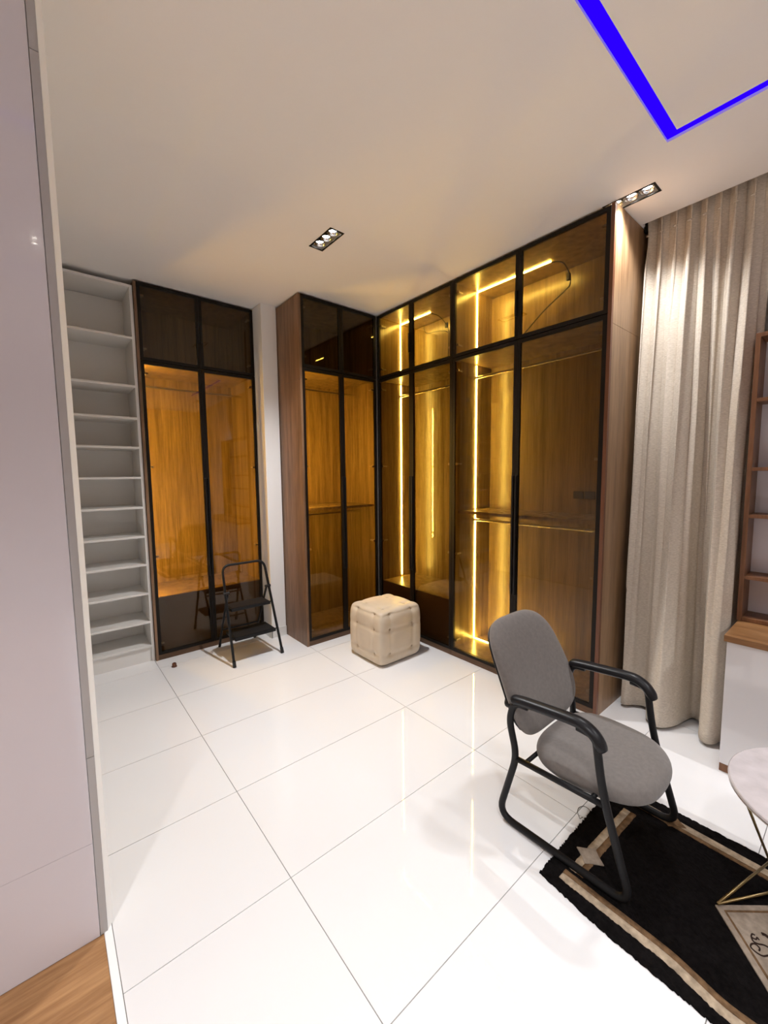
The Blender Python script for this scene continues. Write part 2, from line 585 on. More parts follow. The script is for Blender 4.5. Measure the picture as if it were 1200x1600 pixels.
def rod(T, p0, p1):
    mb = MB().tube([p0, p1], 0.0125, 12)
    r = T.part('hanging_rod', mb, 'steel_rod', smooth=False)
    smooth_angle(r)
    return r
TOP, SPLIT = 3.252, 2.615
# --- W1: left back wardrobe
W1 = Thing('wardrobe', 'tall two-door wardrobe with glowing orange glass beside the white shelves', 'wardrobe', (1.195, 4.33, 0))
x0, x1, yf, yb = 0.690, 1.700, 4.022, 4.640
W1.box('side_panel', 'walnut_panel', x0, x0+0.02, yf, yb, 0, TOP-0.004)
W1.box('side_panel', 'inner_wood', x1-0.02, x1, yf+0.022, yb, 0, TOP-0.004)
W1.box('back_panel', 'inner_wood', x0+0.02, x1-0.02, yb-0.018, yb-0.002, 0.05, TOP-0.03)
W1.box('top_panel', 'inner_wood', x0+0.02, x1-0.02, yf+0.024, yb-0.002, TOP-0.026, TOP-0.004)
W1.box('divider_shelf', 'inner_wood', x0+0.02, x1-0.02, yf+0.024, yb-0.02, SPLIT-0.012, SPLIT+0.012)
W1.box('plinth', 'plinth_wood', x0+0.02, x1, yf+0.001, yf+0.02, 0.001, 0.046)
W1.box('bottom_shelf', 'inner_wood', x0+0.02, x1-0.02, yf+0.045, yb-0.02, 0.545, 0.565)
W1.box('drawer_front', 'drawer_brown', x0+0.02, x1-0.02, yf+0.028, yf+0.044, 0.05, 0.563)
W1.box('led_strip', 'led_amber', x0+0.0205, x0+0.028, yf+0.095, yf+0.105, 0.60, SPLIT-0.03)
rod(W1, (x0+0.02, 4.33, 2.46), (x1-0.02, 4.33, 2.46))
mx_ = 1.195
door(W1, 'y', yf, x0+0.021, mx_-0.001, SPLIT+0.003, TOP-0.004, 0, 2, (2.84, 3.02, 1))
door(W1, 'y', yf, mx_+0.001, x1-0.001, SPLIT+0.003, TOP-0.004, 1, 2, (2.84, 3.02, 0))
door(W1, 'y', yf, x0+0.021, mx_-0.001, 0.048, SPLIT-0.003, 0, 4, (0.70, 1.62, 1))
door(W1, 'y', yf, mx_+0.001, x1-0.001, 0.048, SPLIT-0.003, 1, 4, (0.70, 1.62, 0))
# --- W2: corner wardrobe
W2 = Thing('wardrobe', 'narrow corner wardrobe with walnut side panel behind the tufted pouf', 'wardrobe', (2.31, 3.70, 0))
x0, x1, yf, yb = 1.860, 2.757, 3.396, 4.05
W2.box('side_panel', 'walnut_panel', x0, x0+0.022, yf, yb, 0, 2.508)
W2.box('side_panel', 'walnut_panel', x0, x0+0.022, yf, yb, 2.510, TOP-0.004)
W2.box('side_panel', 'inner_wood', x1-0.02, x1, yf+0.022, yb, 0, TOP-0.004)
W2.box('back_panel', 'inner_wood', x0+0.022, x1-0.02, yb-0.018, yb-0.002, 0.05, TOP-0.03)
W2.box('top_panel', 'inner_wood', x0+0.022, x1-0.02, yf+0.024, yb-0.002, TOP-0.026, TOP-0.004)
W2.box('divider_shelf', 'inner_wood', x0+0.022, x1-0.02, yf+0.024, yb-0.02, SPLIT-0.012, SPLIT+0.012)
W2.box('middle_shelf', 'inner_wood', x0+0.022, x1-0.02, yf+0.06, yb-0.02, 1.300, 1.322)
W2.box('plinth', 'plinth_wood', x0+0.022, x1-0.001, yf+0.001, yf+0.02, 0.001, 0.046)
W2.box('bottom_shelf', 'inner_wood', x0+0.022, x1-0.02, yf+0.024, yb-0.02, 0.05, 0.072)
W2.box('led_strip', 'led_corner', x0+0.0225, x0+0.0285, yf+0.052, yf+0.058, 0.87, 2.41)
rod(W2, (x0+0.022, 3.70, 2.49), (x1-0.02, 3.70, 2.49))
rod(W2, (x0+0.022, 3.70, 1.24), (x1-0.02, 3.70, 1.24))
mx_ = 2.310
door(W2, 'y', yf, x0+0.023, mx_-0.001, SPLIT+0.003, TOP-0.004, 0, 2)
door(W2, 'y', yf, mx_+0.001, x1-0.018, SPLIT+0.003, TOP-0.004, 1, 2)
door(W2, 'y', yf, x0+0.023, mx_-0.001, 0.048, SPLIT-0.003, 0, 4, (0.70, 1.62, 1))
door(W2, 'y', yf, mx_+0.001, x1-0.018, 0.048, SPLIT-0.003, 1, 4, (0.70, 1.62, 0))
W2.box('corner_strip', 'grey_alu', x1-0.0165, x1-0.001, yf+0.001, yf+0.02, 0.048, TOP-0.004)
# --- W3 / W4: right run
XF, XBK = 2.760, 3.300
def right_unit(label, y0, y1, ymid, kind):
    T = Thing('wardrobe', label, 'wardrobe', (3.07, (y0+y1)/2, 0))
    hi, lo = y1, y0
    T.box('side_panel', 'inner_wood', XF+0.022, XBK, hi-0.02, hi, 0, TOP-0.004)
    T.box('back_panel', 'inner_wood', XBK-0.018, XBK-0.002, lo+0.02, hi-0.02, 0.05, TOP-0.03)
    T.box('top_panel', 'inner_wood', XF+0.024, XBK-0.002, lo+0.02, hi-0.02, TOP-0.026, TOP-0.004)
    T.box('divider_shelf', 'inner_wood', XF+0.024, XBK-0.02, lo+0.02, hi-0.02, SPLIT-0.012, SPLIT+0.012)
    T.box('plinth', 'plinth_wood', XF+0.001, XF+0.02, lo+0.001, hi-0.001, 0.001, 0.046)
    ls = hi-0.0205
    lx = 3.060
    T.box('led_strip', 'led_yellow', lx-0.004, lx+0.004, ls-0.006, ls, SPLIT+0.02, TOP-0.03)
    if kind == 1:
        T.box('bottom_shelf', 'inner_wood', XF+0.045, XBK-0.02, lo+0.02, hi-0.02, 0.48, 0.50)
        T.box('drawer_front', 'drawer_brown', XF+0.028, XF+0.044, lo+0.02, hi-0.02, 0.05, 0.498)
        T.box('led_strip', 'led_yellow', lx-0.004, lx+0.004, ls-0.006, ls, 0.52, SPLIT-0.02)
        T.box('led_strip', 'led_yellow', lx-0.004, lx+0.004, 2.93, ls-0.008, TOP-0.033, TOP-0.027)
        rod(T, (lx, lo+0.02, 2.475), (lx, hi-0.02, 2.475))
        cb = MB().tube(catmull([(3.24, 3.20, 3.20), (3.24, 3.16, 3.12), (3.23, 3.02, 3.10), (3.22, 2.89, 3.07), (3.24, 2.86, 3.05)], 6), 0.004, 6)
        cb.tube(catmull([(3.06, 2.93, 3.215), (3.15, 2.90, 3.20), (3.20, 2.85, 3.12), (3.23, 2.84, 3.06), (3.24, 2.85, 2.95), (3.25, 2.87, 2.64)], 6), 0.004, 6)
        cb.box(3.22, 3.24, 2.855, 2.885, 3.10, 3.145)
        T.part('power_cable', cb, 'cable_black')
        hd = ((2.78, 2.96, 0), (0.70, 1.62, 0))
    else:
        T.box('bottom_shelf', 'inner_wood', XF+0.024, XBK-0.02, lo+0.02, hi-0.02, 0.05, 0.075)
        T.box('middle_shelf', 'inner_wood', XF+0.06, XBK-0.02, lo+0.02, hi-0.02, 1.290, 1.314)
        T.box('led_strip', 'led_yellow', lx-0.004, lx+0.004, ls-0.006, ls, 0.085, 1.285)
        T.box('led_strip', 'led_yellow', lx-0.004, lx+0.004, ls-0.006, ls, 1.32, SPLIT-0.02)
        T.box('led_strip', 'led_yellow', lx-0.004, lx+0.004, 1.68, ls-0.008, TOP-0.033, TOP-0.027)
        T.box('led_strip', 'led_yellow', lx+0.02, lx+0.028, 1.75, ls-0.002, 0.0755, 0.0815)
        rod(T, (lx, lo+0.02, 2.49), (lx, hi-0.02, 2.49))
        rod(T, (lx, lo+0.02, 1.215), (lx, hi-0.02, 1.215))
        cb = MB().tube(catmull([(3.06, 1.68, 3.215), (3.10, 1.61, 3.20), (3.17, 1.59, 3.13), (3.20, 1.60, 3.07), (3.21, 1.64, 3.04), (3.23, 1.85, 2.93), (3.25, 2.13, 2.72), (3.26, 2.22, 2.64)], 6), 0.005, 6)
        cb.box(3.16, 3.185, 1.588, 1.61, 3.09, 3.14)
        T.part('power_cable', cb, 'cable_black')
        for k in range(2):
            yy = 1.520-k*0.090
            s = MB().box(XBK-0.026, XBK-0.0185, yy-0.040, yy+0.040, 1.43, 1.49)
            so = T.part('socket', s, 'socket_plastic', bevel=0.003)
        hd = ((2.78, 2.96, 0), (0.70, 1.62, 0))
    # left door (far), right door (near)
    door(T, 'x', XF, ymid+0.001, hi-0.001, SPLIT+0.003, TOP-0.004, 1, 2, hd[0])
    door(T, 'x', XF, lo+0.001, ymid-0.001, SPLIT+0.003, TOP-0.004, 0, 2)
    door(T, 'x', XF, ymid+0.001, hi-0.001, 0.048, SPLIT-0.003, 1, 4, hd[1])
    door(T, 'x', XF, lo+0.001, ymid-0.001, 0.048, SPLIT-0.003, 0, 4, (0.70, 1.62, 1))
    return T
U1 = right_unit('yellow-lit glass wardrobe right of the corner with solid lower drawer front', 2.386, 3.392, 2.895, 1)
U1.box('side_panel', 'inner_wood', XF+0.022, XBK, 2.386, 2.406, 0, TOP-0.004)
U2 = right_unit('wide yellow-lit glass wardrobe next to the curtain with wooden end panel', 1.136, 2.384, 1.762, 2)
# end panel in two boards with a red-brown front edge
U2.box('side_panel', 'oak_panel', XF+0.022, 3.44, 1.112, 1.134, 0, 2.555)
U2.box('side_panel', 'oak_panel', XF+0.022, 3.44, 1.112, 1.134, 2.557, TOP+0.004)
U2.box('edge_band', 'edge_band', XF-0.004, XF+0.021, 1.112, 1.134, 0, TOP+0.004)

# ------------------------------------------------------------------ open white shelving
B0 = Thing('open_shelving', 'tall narrow open white shelving unit left of the orange wardrobe', 'shelves', (0.2, 4.22, 0))
x0, x1, yf, yb = -0.31, 0.686, 4.045, 4.42
B0.box('side_panel', 'white_melamine', x1-0.022, x1, yf, yb, 0, 3.215, bevel=0.001)
B0.box('side_panel', 'white_melamine', x0, x0+0.022, yf, yb, 0, 3.215, bevel=0.001)
B0.box('back_panel', 'white_melamine', x0+0.022, x1-0.022, yb-0.014, yb-0.001, 0.0, 3.19)
B0.box('top_panel', 'white_melamine', x0+0.022, x1-0.022, yf, yb-0.001, 3.193, 3.215)
for z in (2.80, 2.405, 2.140, 1.895, 1.640, 1.384, 1.130, 0.882, 0.625, 0.368, 0.150):
    B0.box('shelf', 'white_melamine', x0+0.022, x1-0.022, yf+0.002, yb-0.015, z-0.018, z, bevel=0.001)
B0.box('plinth', 'white_melamine', x0+0.022, x1-0.022, yf+0.02, yf+0.036, 0, 0.130)

# ------------------------------------------------------------------ recessed spotlights
def spotlight(idx, x, y, label, group):
    T = Thing('spotlight', label, 'spotlight', (x, y, CEIL), group)
    f = MB()
    z0, z1 = CEIL-0.003, CEIL+0.001
    f.box(x-LW, x-LW+0.012, y-LL, y+LL, z0, z1)
    f.box(x+LW-0.012, x+LW, y-LL, y+LL, z0, z1)
    f.box(x-LW+0.012, x+LW-0.012, y-LL, y-LL+0.012, z0, z1)
    f.box(x-LW+0.012, x+LW-0.012, y+LL-0.012, y+LL, z0, z1)
    T.part('frame', f, 'black_metal', bevel=0.001)
    T.box('housing', 'black_metal', x-LW+0.006, x+LW-0.006, y-LL+0.006, y+LL-0.006, CEIL+0.050, CEIL+0.085)
    for k in (-1, 0, 1):
        cy_ = y+k*0.084
        rf = MB()
        prof = [(0.018, 0.049), (0.030, 0.028), (0.037, 0.008), (0.039, 0.008), (0.039, 0.012), (0.030, 0.034), (0.020, 0.0495)]
        i0 = len(rf.v)
        rf.lathe(prof, 20, (x, cy_, CEIL))
        rf.f = rf.f[:-2]
        lamp = T.part('bulb', rf, 'chrome', smooth=True)
        ln = MB().lathe([(0.0005, 0.020), (0.014, 0.022), (0.0225, 0.030), (0.0235, 0.036), (0.001, 0.038)], 16, (x, cy_, CEIL))
        T.part('lens', ln, 'bulb_glow', lamp, smooth=True)
        for kind in (0, 1):
            ld = bpy.data.lights.new('bulb_light', 'SPOT')
            ld.energy = (BULB_WIDE, BULB_BEAM)[kind]*4*PI*(LAMP_LEVEL, BEAM_LEVEL)[kind][idx]
            ld.color = BULB_COL
            ld.spot_size = math.radians((116, 46)[kind])
            ld.spot_blend = (1.0, 0.7)[kind]
            ld.shadow_soft_size = 0.022
            lo = bpy.data.objects.new('bulb_light', ld)
            COL.objects.link(lo)
            lo.parent = lamp
            lo.location = (0, k*0.084, -0.006)
    return T
for i, ((x, y), lab, grp) in enumerate(LAMPS):
    spotlight(i, x, y, lab, grp)

# ------------------------------------------------------------------ curtain, rail
def lerp_poly(pts, s):
    n = len(pts)-1
    f = min(max(s, 0), 0.99999)*n
    k = int(f)
    t = f-k
    return pts[k]*(1-t)+pts[k+1]*t
bot_ctrl = catmull([(3.03, 1.062, 0), (3.02, 1.03, 0), (3.07, 0.985, 0), (3.09, 0.925, 0), (2.965, 0.885, 0), (2.915, 0.835, 0), (2.915, 0.785, 0), (3.00, 0.735, 0), (3.13, 0.705, 0), (3.20, 0.685, 0), (3.17, 0.645, 0), (3.00, 0.61, 0), (2.935, 0.575, 0), (2.945, 0.535, 0), (3.03, 0.508, 0), (3.20, 0.50, 0)], 12)
NF = 8
def top_prof(s, pinch):
    y = 1.075 - s*0.60
    ph = s*NF*2*PI + 0.5*math.sin(s*11)
    am = 0.041*(0.8+0.35*math.sin(s*17+1))
    return Vector((3.235 - am*math.cos(ph)*pinch, y + 0.017*math.sin(2*ph)*pinch, 0))
cu = Thing('curtain', 'long beige woven curtain with pinched pleats beside the wooden end panel', 'curtain', (3.1, 0.8, 0))
NS, NZ = 260, 70
pts = []
for a in range(NS):
    s = a/(NS-1)
    for b in range(NZ):
        tz = b/(NZ-1)
        z = 0.022 + (3.40-0.022)*tz
        wgt = 1-min(1, max(0, z/3.05))
        wgt = wgt**0.8
        pinch = 1.0
        if z > 2.95:
            d = abs(z-3.19)
            pinch = 0.45+min(0.55, d*2.6)
            if z > 3.19:
                pinch = 0.5+min(0.6, d*3)
        Pt = top_prof(s, pinch)
        amp = 1.0 + 0.5*(1-z/3.4)
        Pt2 = Vector((3.235-(3.235-Pt.x)*amp, Pt.y, 0))
        Pb = lerp_poly(bot_ctrl, s)
        P = Pt2*(1-wgt)+Pb*wgt
        P.x += 0.008*math.sin(5*z+9*s)*wgt
        pts.append((P.x, P.y, z))
cm = MB().grid(pts, NS, NZ)
cp = cu.part('fabric', cm, 'curtain_fabric', smooth=True, fixn=False)
sd = cp.modifiers.new('thick', 'SOLIDIFY')
sd.thickness = 0.004
# pinch tabs at the heading
for k in range(NF+1):
    s = min(1, max(0, (k)/NF))
    y = 1.075-s*0.60
    if k in (NF,):
        continue
    t = MB().tube([(3.195, y-0.010, 3.19), (3.19, y, 3.187), (3.195, y+0.010, 3.19)], 0.006, 8)
    cu.part('pleat_tab', t, 'curtain_fabric', smooth=True)
cu.box('rail_end_cap', 'black_metal', 3.20, 3.235, 1.084, 1.104, 3.225, 3.400)  # end cap of the curtain rail, grouped with the curtain
cu2 = Thing('curtain', 'second stretch of beige curtain hanging behind the wooden wall shelf', 'curtain', (3.38, -0.3, 0))
pts = []
NS2 = 200
for a in range(NS2):
    s = a/(NS2-1)
    for b in range(24):
        z = 0.022+(3.40-0.022)*b/23
        d = abs(z-3.19)
        pinch = 1.0 if z < 2.9 else 0.45+min(0.55, d*2.2)
        ph = s*17*2*PI
        xc = 3.345 if z < 2.5 else 3.345-0.10*min(1, (z-2.5)/0.6)
        am = 0.030*pinch
        pts.append((xc-am*math.cos(ph), 0.435-s*1.6+0.012*math.sin(2*ph)*pinch, z))
cp = cu2.part('fabric', MB().grid(pts, NS2, 24), 'curtain_fabric', smooth=True, fixn=False)
sd = cp.modifiers.new('thick', 'SOLIDIFY')
sd.thickness = 0.004
rl = Thing('curtain_rail', 'dark curtain rail tucked in the ceiling pocket above the beige curtain', 'curtain rail', (3.30, 0.0, 3.41))
rl.box('track', 'black_metal', 3.225, 3.250, -1.3, 1.10, 3.412, 3.430)
for y in (1.085, 0.2, -0.9):
    rl.box('bracket', 'black_metal', 3.215, 3.260, y-0.012, y+0.012, 3.4305, CEIL+0.199)

# ------------------------------------------------------------------ right-hand cabinet, worktop, shelf
XB = 2.760
cab = Thing('base_cabinet', 'glossy white low cabinet with wooden plinth under the brown worktop', 'cabinet', (2.95, -0.4, 0))
cab.box('carcass', 'white_gloss', XB+0.020, 3.20, -1.60, 0.455, 0.046, 0.727)
cab.box('plinth', 'shelf_wood', XB+0.004, 3.18, -1.60, 0.462, 0.001, 0.044)
for k in range(4):
    ya = 0.463-k*0.515
    d = cab.box('door', 'white_gloss', XB, XB+0.0185, ya-0.512, ya, 0.047, 0.731, bevel=0.0015)
wt = tag(MB().box(XB-0.012, 3.285, -1.62, 0.475, 0.733, 0.767).build('worktop', 'counter_wood', bevel=0.002), 'brown wooden worktop on the glossy white cabinet', 'worktop')
sh = Thing('wall_shelf', 'brown wooden open shelf standing on the worktop by the curtain', 'shelf', (3.18, -0.2, 0.768))
SX0, SX1, Y1, Y0, Z0, Z1 = 3.085, 3.262, 0.482, -1.2, 0.768, 2.392
sh.box('upright', 'shelf_wood', SX0, SX1, Y1-0.022, Y1, Z0, Z1, bevel=0.001)
sh.box('upright', 'shelf_wood', SX0, SX1, Y0, Y0+0.022, Z0, Z1, bevel=0.001)
sh.box('top_board', 'shelf_wood', SX0, SX1, Y0+0.0225, Y1-0.0225, Z1-0.022, Z1, bevel=0.001)
sh.box('bottom_board', 'shelf_wood', SX0, SX1, Y0+0.0225, Y1-0.0225, Z0, Z0+0.022, bevel=0.001)
for z in (2.040, 1.657, 1.390, 1.035):
    sh.box('shelf_board', 'shelf_wood', SX0, SX1-0.008, Y0+0.0225, Y1-0.0225, z-0.020, z, bevel=0.001)
sh.box('back_board', 'blue_lit_white', SX1-0.0075, SX1-0.001, Y0+0.0225, Y1-0.0225, Z0+0.0225, Z1-0.0225)

# ------------------------------------------------------------------ tufted pouf
def make_pouf():
    cx, cy_, hx, hy, H = 2.338, 2.808, 0.246, 0.234, 0.486
    T = Thing('pouf', 'beige leather cube pouf with buttoned tufting in front of the corner', 'pouf', (cx, cy_, 0))
    cols = (-0.52, 0.50)
    rows = (0.86, 0.30, -0.58)      # -1..1 in height
    btn = []
    for r in rows:
        for c in cols:
            btn += [(-1, c, r), (1, c, r), (c, -1, r), (c, 1, r)]
    for a in (-0.5, 0.5):
        for b in (-0.5, 0.5):
            btn.append((a, b, 1))
    N = 30
    def shape(p):
        x, y, z = p
        n = 9.0
        k = (abs(x)**n+abs(y)**n+abs(z)**n)**(-1/n)
        q = Vector((x*k, y*k, z*k))
        if z < -0.6:
            q.z = q.z*1.0
        bulge = 1+0.025*(1-z*z)
        q.x *= bulge
        q.y *= bulge
        nrm = Vector((x if abs(x) > 0.999 else 0, y if abs(y) > 0.999 else 0, z if z > 0.999 else 0))
        if nrm.length > 0:
            nrm.normalize()
        d = 0.0
        for bx_, by_, bz_ in btn:
            dd = (Vector((bx_, by_, bz_))-Vector(p))
            d += 0.050*math.exp(-dd.length_squared/0.008)+0.03*math.exp(-dd.length_squared/0.06)
        # creases along the rows and columns on the sides
        if abs(x) > 0.999 or abs(y) > 0.999:
            u = y if abs(x) > 0.999 else x
            for r in rows:
                d += 0.032*math.exp(-((z-r)/0.05)**2)*(1 if abs(u) < 0.9 else 0.4)
            for c in cols:
                d += 0.026*math.exp(-((u-c)/0.05)**2)*(1 if z > -0.6 else 0.3)
        elif z > 0.999:
            for c in (-0.5, 0.5):
                d += 0.018*(math.exp(-((x-c)/0.05)**2)+math.exp(-((y-c)/0.05)**2))
        q -= nrm*d
        return q
    mb = MB()
    idx = {}
    def vid(p):
        key = tuple(round(c, 5) for c in p)
        if key not in idx:
            q = shape(p)
            idx[key] = len(mb.v)
            mb.v.append((cx+q.x*hx, cy_+q.y*hy, H/2+0.002+q.z*H/2))
        return idx[key]
    for ax in range(3):
        for sgn in (-1, 1):
            for a in range(N):
                for b in range(N):
                    ps = []
                    for da, db in ((0, 0), (1, 0), (1, 1), (0, 1)):
                        u, v = -1+2*(a+da)/N, -1+2*(b+db)/N
                        p = [0, 0, 0]
                        p[ax] = sgn
                        p[(ax+1) % 3] = u
                        p[(ax+2) % 3] = v
                        ps.append(vid(tuple(p)))
                    mb.f.append(tuple(ps if sgn > 0 else reversed(ps)))
    body = T.part('cushion', mb, 'pouf_leather', smooth=True)
    sub = body.modifiers.new('sub', 'SUBSURF')
    sub.levels = 1
    sub.render_levels = 1
    for p in btn:
        q = shape(p)
        c = Vector((cx+q.x*hx, cy_+q.y*hy, H/2+0.002+q.z*H/2))
        ax = max(range(3), key=lambda i: abs(p[i]))
        s = 1 if p[ax] > 0 else -1
        b = MB()
        n = 12
        prof = [(0.0115, -0.002), (0.0125, 0.002), (0.010, 0.006), (0.005, 0.008), (0.0008, 0.0085)]
        b.lathe(prof, n)
        vv = []
        for x, y, z in b.v:
            if ax == 2:
                w_ = Vector((x, y, z*s))
            elif ax == 0:
                w_ = Vector((z*s, x, y))
            else:
                w_ = Vector((x, z*s, y))
            w_[ax] += 0.006*s
            vv.append(tuple(c+w_))
        b.v = vv
        T.part('button', b, 'button_leather', body, smooth=True)
    return T
make_pouf()

# ------------------------------------------------------------------ step stool
def make_stool():
    T = Thing('step_stool', 'black folding two-step metal stool in front of the orange wardrobe', 'step stool', (1.40, 3.70, 0))
    r = 0.0115
    def fy(z):
        return 3.437+z*0.345
    Wb, Wt = (1.176, 1.620), (1.200, 1.592)
    fr = rounded([(Wb[0], fy(0.012), 0.012), (Wt[0], fy(0.835), 0.835), (Wt[1], fy(0.835), 0.835), (Wb[1], fy(0.012), 0.012)], 0.075, 8)
    T.part('front_frame', MB().tube(fr, r, 12), 'black_powder', smooth=True)
    def fx(z, side):
        t = z/0.835
        return Wb[side]*(1-t)+Wt[side]*t
    # rear legs, with a cross bar
    piv = 0.60
    for sd_ in (0, 1):
        sx_ = 0.022 if sd_ == 0 else -0.022
        xa = fx(piv, sd_)+sx_
        T.part('rear_leg', MB().tube([(xa, fy(piv), piv), (xa+0.3*sx_, 3.965, 0.012)], 0.010, 10), 'black_powder', smooth=True)
        T.part('pivot_knob', MB().tube([(xa-sx_*1.7, fy(piv), piv), (xa+sx_*0.6, fy(piv), piv)], 0.013, 10), 'black_plastic')
        T.part('foot_cap', MB().tube([(Wb[sd_], fy(0.001)-0.001, 0.001), (fx(0.05, sd_), fy(0.05), 0.05)], 0.0145, 12), 'rubber')
        T.part('foot_cap', MB().tube([(xa+0.3*sx_, 3.967, 0.001), (xa+0.28*sx_, 3.945, 0.04)], 0.0125, 12), 'rubber')
    T.part('rear_bar', MB().tube([(fx(piv, 0)+0.028, 3.86, 0.20), (fx(piv, 1)-0.028, 3.86, 0.20)], 0.008, 8), 'black_powder')
    T.part('rear_bar', MB().tube([(fx(piv, 0)+0.026, 3.74, 0.42), (fx(piv, 1)-0.026, 3.74, 0.42)], 0.008, 8), 'black_powder')
    for z, dpt in ((0.235, 0.235), (0.475, 0.185)):
        xa, xb = fx(z, 0)+0.026, fx(z, 1)-0.026
        y0 = fy(z)-0.035
        t = T.box('tread', 'black_powder', xa, xb, y0, y0+dpt, z-0.030, z-0.004, bevel=0.004)
        T.box('tread_mat', 'tread_rubber', xa+0.008, xb-0.008, y0+0.008, y0+dpt-0.008, z-0.0045, z, t)
        T.part('tread_rod', MB().tube([(fx(z, 0), fy(z), z-0.016), (fx(z, 1), fy(z), z-0.016)], 0.006, 8), 'black_metal', t)
    return T
make_stool()

# ------------------------------------------------------------------ visitor chair
def pad(cx, cy_, cz, ax_u, ax_v, ax_n, hu, hv, th, top_fn, nrad=14, nang=56, n_exp=3.2, shape_fn=None):
    """upholstered pad: superelliptic outline in the u/v plane, thickness along n"""
    mb = MB()
    C = Vector((cx, cy_, cz))
    prof = [(0.0, 1.0), (0.35, 1.0), (0.62, 0.98), (0.80, 0.90), (0.91, 0.74), (0.975, 0.45), (1.0, 0.0), (0.985, -0.45), (0.95, -0.75), (0.88, -0.92), (0.5, -1.0), (0.0, -1.0)]
    rings = []
    for rr, hh in prof:
        if rr == 0:
            rings.append([len(mb.v)])
            u = v = 0.0
            P = C+ax_n*(hh*th+top_fn(0, 0))
            mb.v.append(tuple(P))
            continue
        ring = []
        for k in range(nang):
            a = 2*PI*k/nang
            c, s = math.cos(a), math.sin(a)
            q = (abs(c)**n_exp+abs(s)**n_exp)**(-1/n_exp)
            u, v = c*q*rr, s*q*rr
            if shape_fn:
                u, v = shape_fn(u, v)
            P = C+ax_u*(u*hu)+ax_v*(v*hv)+ax_n*(hh*th+top_fn(u, v))
            ring.append(len(mb.v))
            mb.v.append(tuple(P))
        rings.append(ring)
    for a in range(len(rings)-1):
        A, B = rings[a], rings[a+1]
        for k in range(nang):
            k2 = (k+1) % nang
            if len(A) == 1:
                mb.f.append((A[0], B[k], B[k2]))
            elif len(B) == 1:
                mb.f.append((A[k], B[0], A[k2]))
            else:
                mb.f.append((A[k], B[k], B[k2], A[k2]))
    return mb
def make_chair():
    XLF, XRF = 1.587, 2.143
    xc = (XLF+XRF)/2
    T = Thing('armchair', 'grey upholstered visitor armchair on a black sled frame, half on the rug', 'chair', (xc, 0.77, 0))
    r = 0.0155
    for xx in (XLF, XRF):
        fr = rounded([(xx, 0.70, 0.618), (xx, 0.628, 0.612), (xx, 0.600, 0.40), (xx, 0.488, r), (xx, 1.068, r), (xx, 0.972, 0.350), (xx, 1.012, 0.510), (xx, 0.985, 0.600), (xx, 0.92, 0.605)],
                     [0, 0.05, 0.10, 0.075, 0.085, 0.06, 0.06, 0.04, 0], 7)
        T.part('side_frame', MB().tube(fr, r, 12, ref=(1, 0, 0)), 'black_powder', smooth=True)
        T.part('seat_rail', MB().tube([(xx, 0.975, 0.338), (xx, 0.588, 0.350)], 0.0125, 12, ref=(1, 0, 0)), 'black_powder', smooth=True)
        arm = catmull([(xx, 1.000, 0.606), (xx, 0.965, 0.619), (xx, 0.87, 0.629), (xx, 0.74, 0.639), (xx, 0.675, 0.637), (xx, 0.630, 0.612), (xx, 0.598, 0.566)], 6)
        T.part('armrest', MB().tube(arm, lambda t: 0.0295*(0.45+0.55*min(1, t*9))*(1.0 if t < 0.93 else 1.0-(t-0.93)*4), 14, flat=0.72, ref=(1, 0, 0)), 'black_plastic', smooth=True)
    T.part('crossbar', MB().tube([(XLF, 0.93, 0.338), (XRF, 0.93, 0.338)], 0.010, 10), 'black_powder', smooth=True)
    T.part('crossbar', MB().tube([(XLF, 0.64, 0.348), (XRF, 0.64, 0.348)], 0.010, 10), 'black_powder', smooth=True)
    # backrest carrier: bent tube behind the pad joining the two arms
    bk = rounded([(XLF, 0.99, 0.585), (XLF+0.01, 1.035, 0.56), (XLF+0.10, 1.085, 0.565), (XRF-0.10, 1.085, 0.565), (XRF-0.01, 1.035, 0.56), (XRF, 0.99, 0.585)], 0.04, 6)
    T.part('back_support', MB().tube(bk, 0.010, 10), 'black_powder', smooth=True)
    # seat
    U, V, Nn = Vector((1, 0, 0)), Vector((0, 1, 0)), Vector((0, 0, 1))
    def sf(u, v):
        return (u*(0.98+0.08*v), v)
    def tf(u, v):
        return -0.035*max(0, -v-0.45)**1.5 - 0.012*math.exp(-((u)**2+(v-0.2)**2)/0.35)
    mb = pad(xc, 0.712, 0.376, U, V, Nn, 0.268, 0.250, 0.048, tf, n_exp=2.8, shape_fn=sf)
    seat = T.part('seat', mb, 'chair_fabric', smooth=True)
    s_ = seat.modifiers.new('sub', 'SUBSURF'); s_.levels = 1; s_.render_levels = 1
    mb = pad(xc, 0.712, 0.337, U, V, Nn, 0.250, 0.236, 0.010, lambda u, v: 0, n_exp=2.6, shape_fn=sf)
    T.part('seat_shell', mb, 'black_plastic', smooth=True)
    # backrest, leaning back
    th = math.radians(25.5)
    V2 = Vector((0, math.sin(th), math.cos(th)))
    N2 = Vector((0, -math.cos(th), math.sin(th)))
    cxz = (xc, 1.066, 0.655)
    def bf(u, v):
        return 0.030*u*u - 0.022*(v-0.1)**2*(1 if v > 0 else 0.4)
    def sb(u, v):
        return (u*(0.94-0.07*v), v)
    mb = pad(*cxz, U, V2, N2, 0.294, 0.276, 0.027, bf, n_exp=3.8, shape_fn=sb)
    back = T.part('backrest', mb, 'chair_fabric', smooth=True)
    s_ = back.modifiers.new('sub', 'SUBSURF'); s_.levels = 1; s_.render_levels = 1
    c2 = Vector(cxz)-N2*0.030
    mb = pad(*c2, U, V2, N2, 0.279, 0.262, 0.010, bf, n_exp=3.8, shape_fn=sb)
    T.part('back_shell', mb, 'black_plastic', smooth=True)
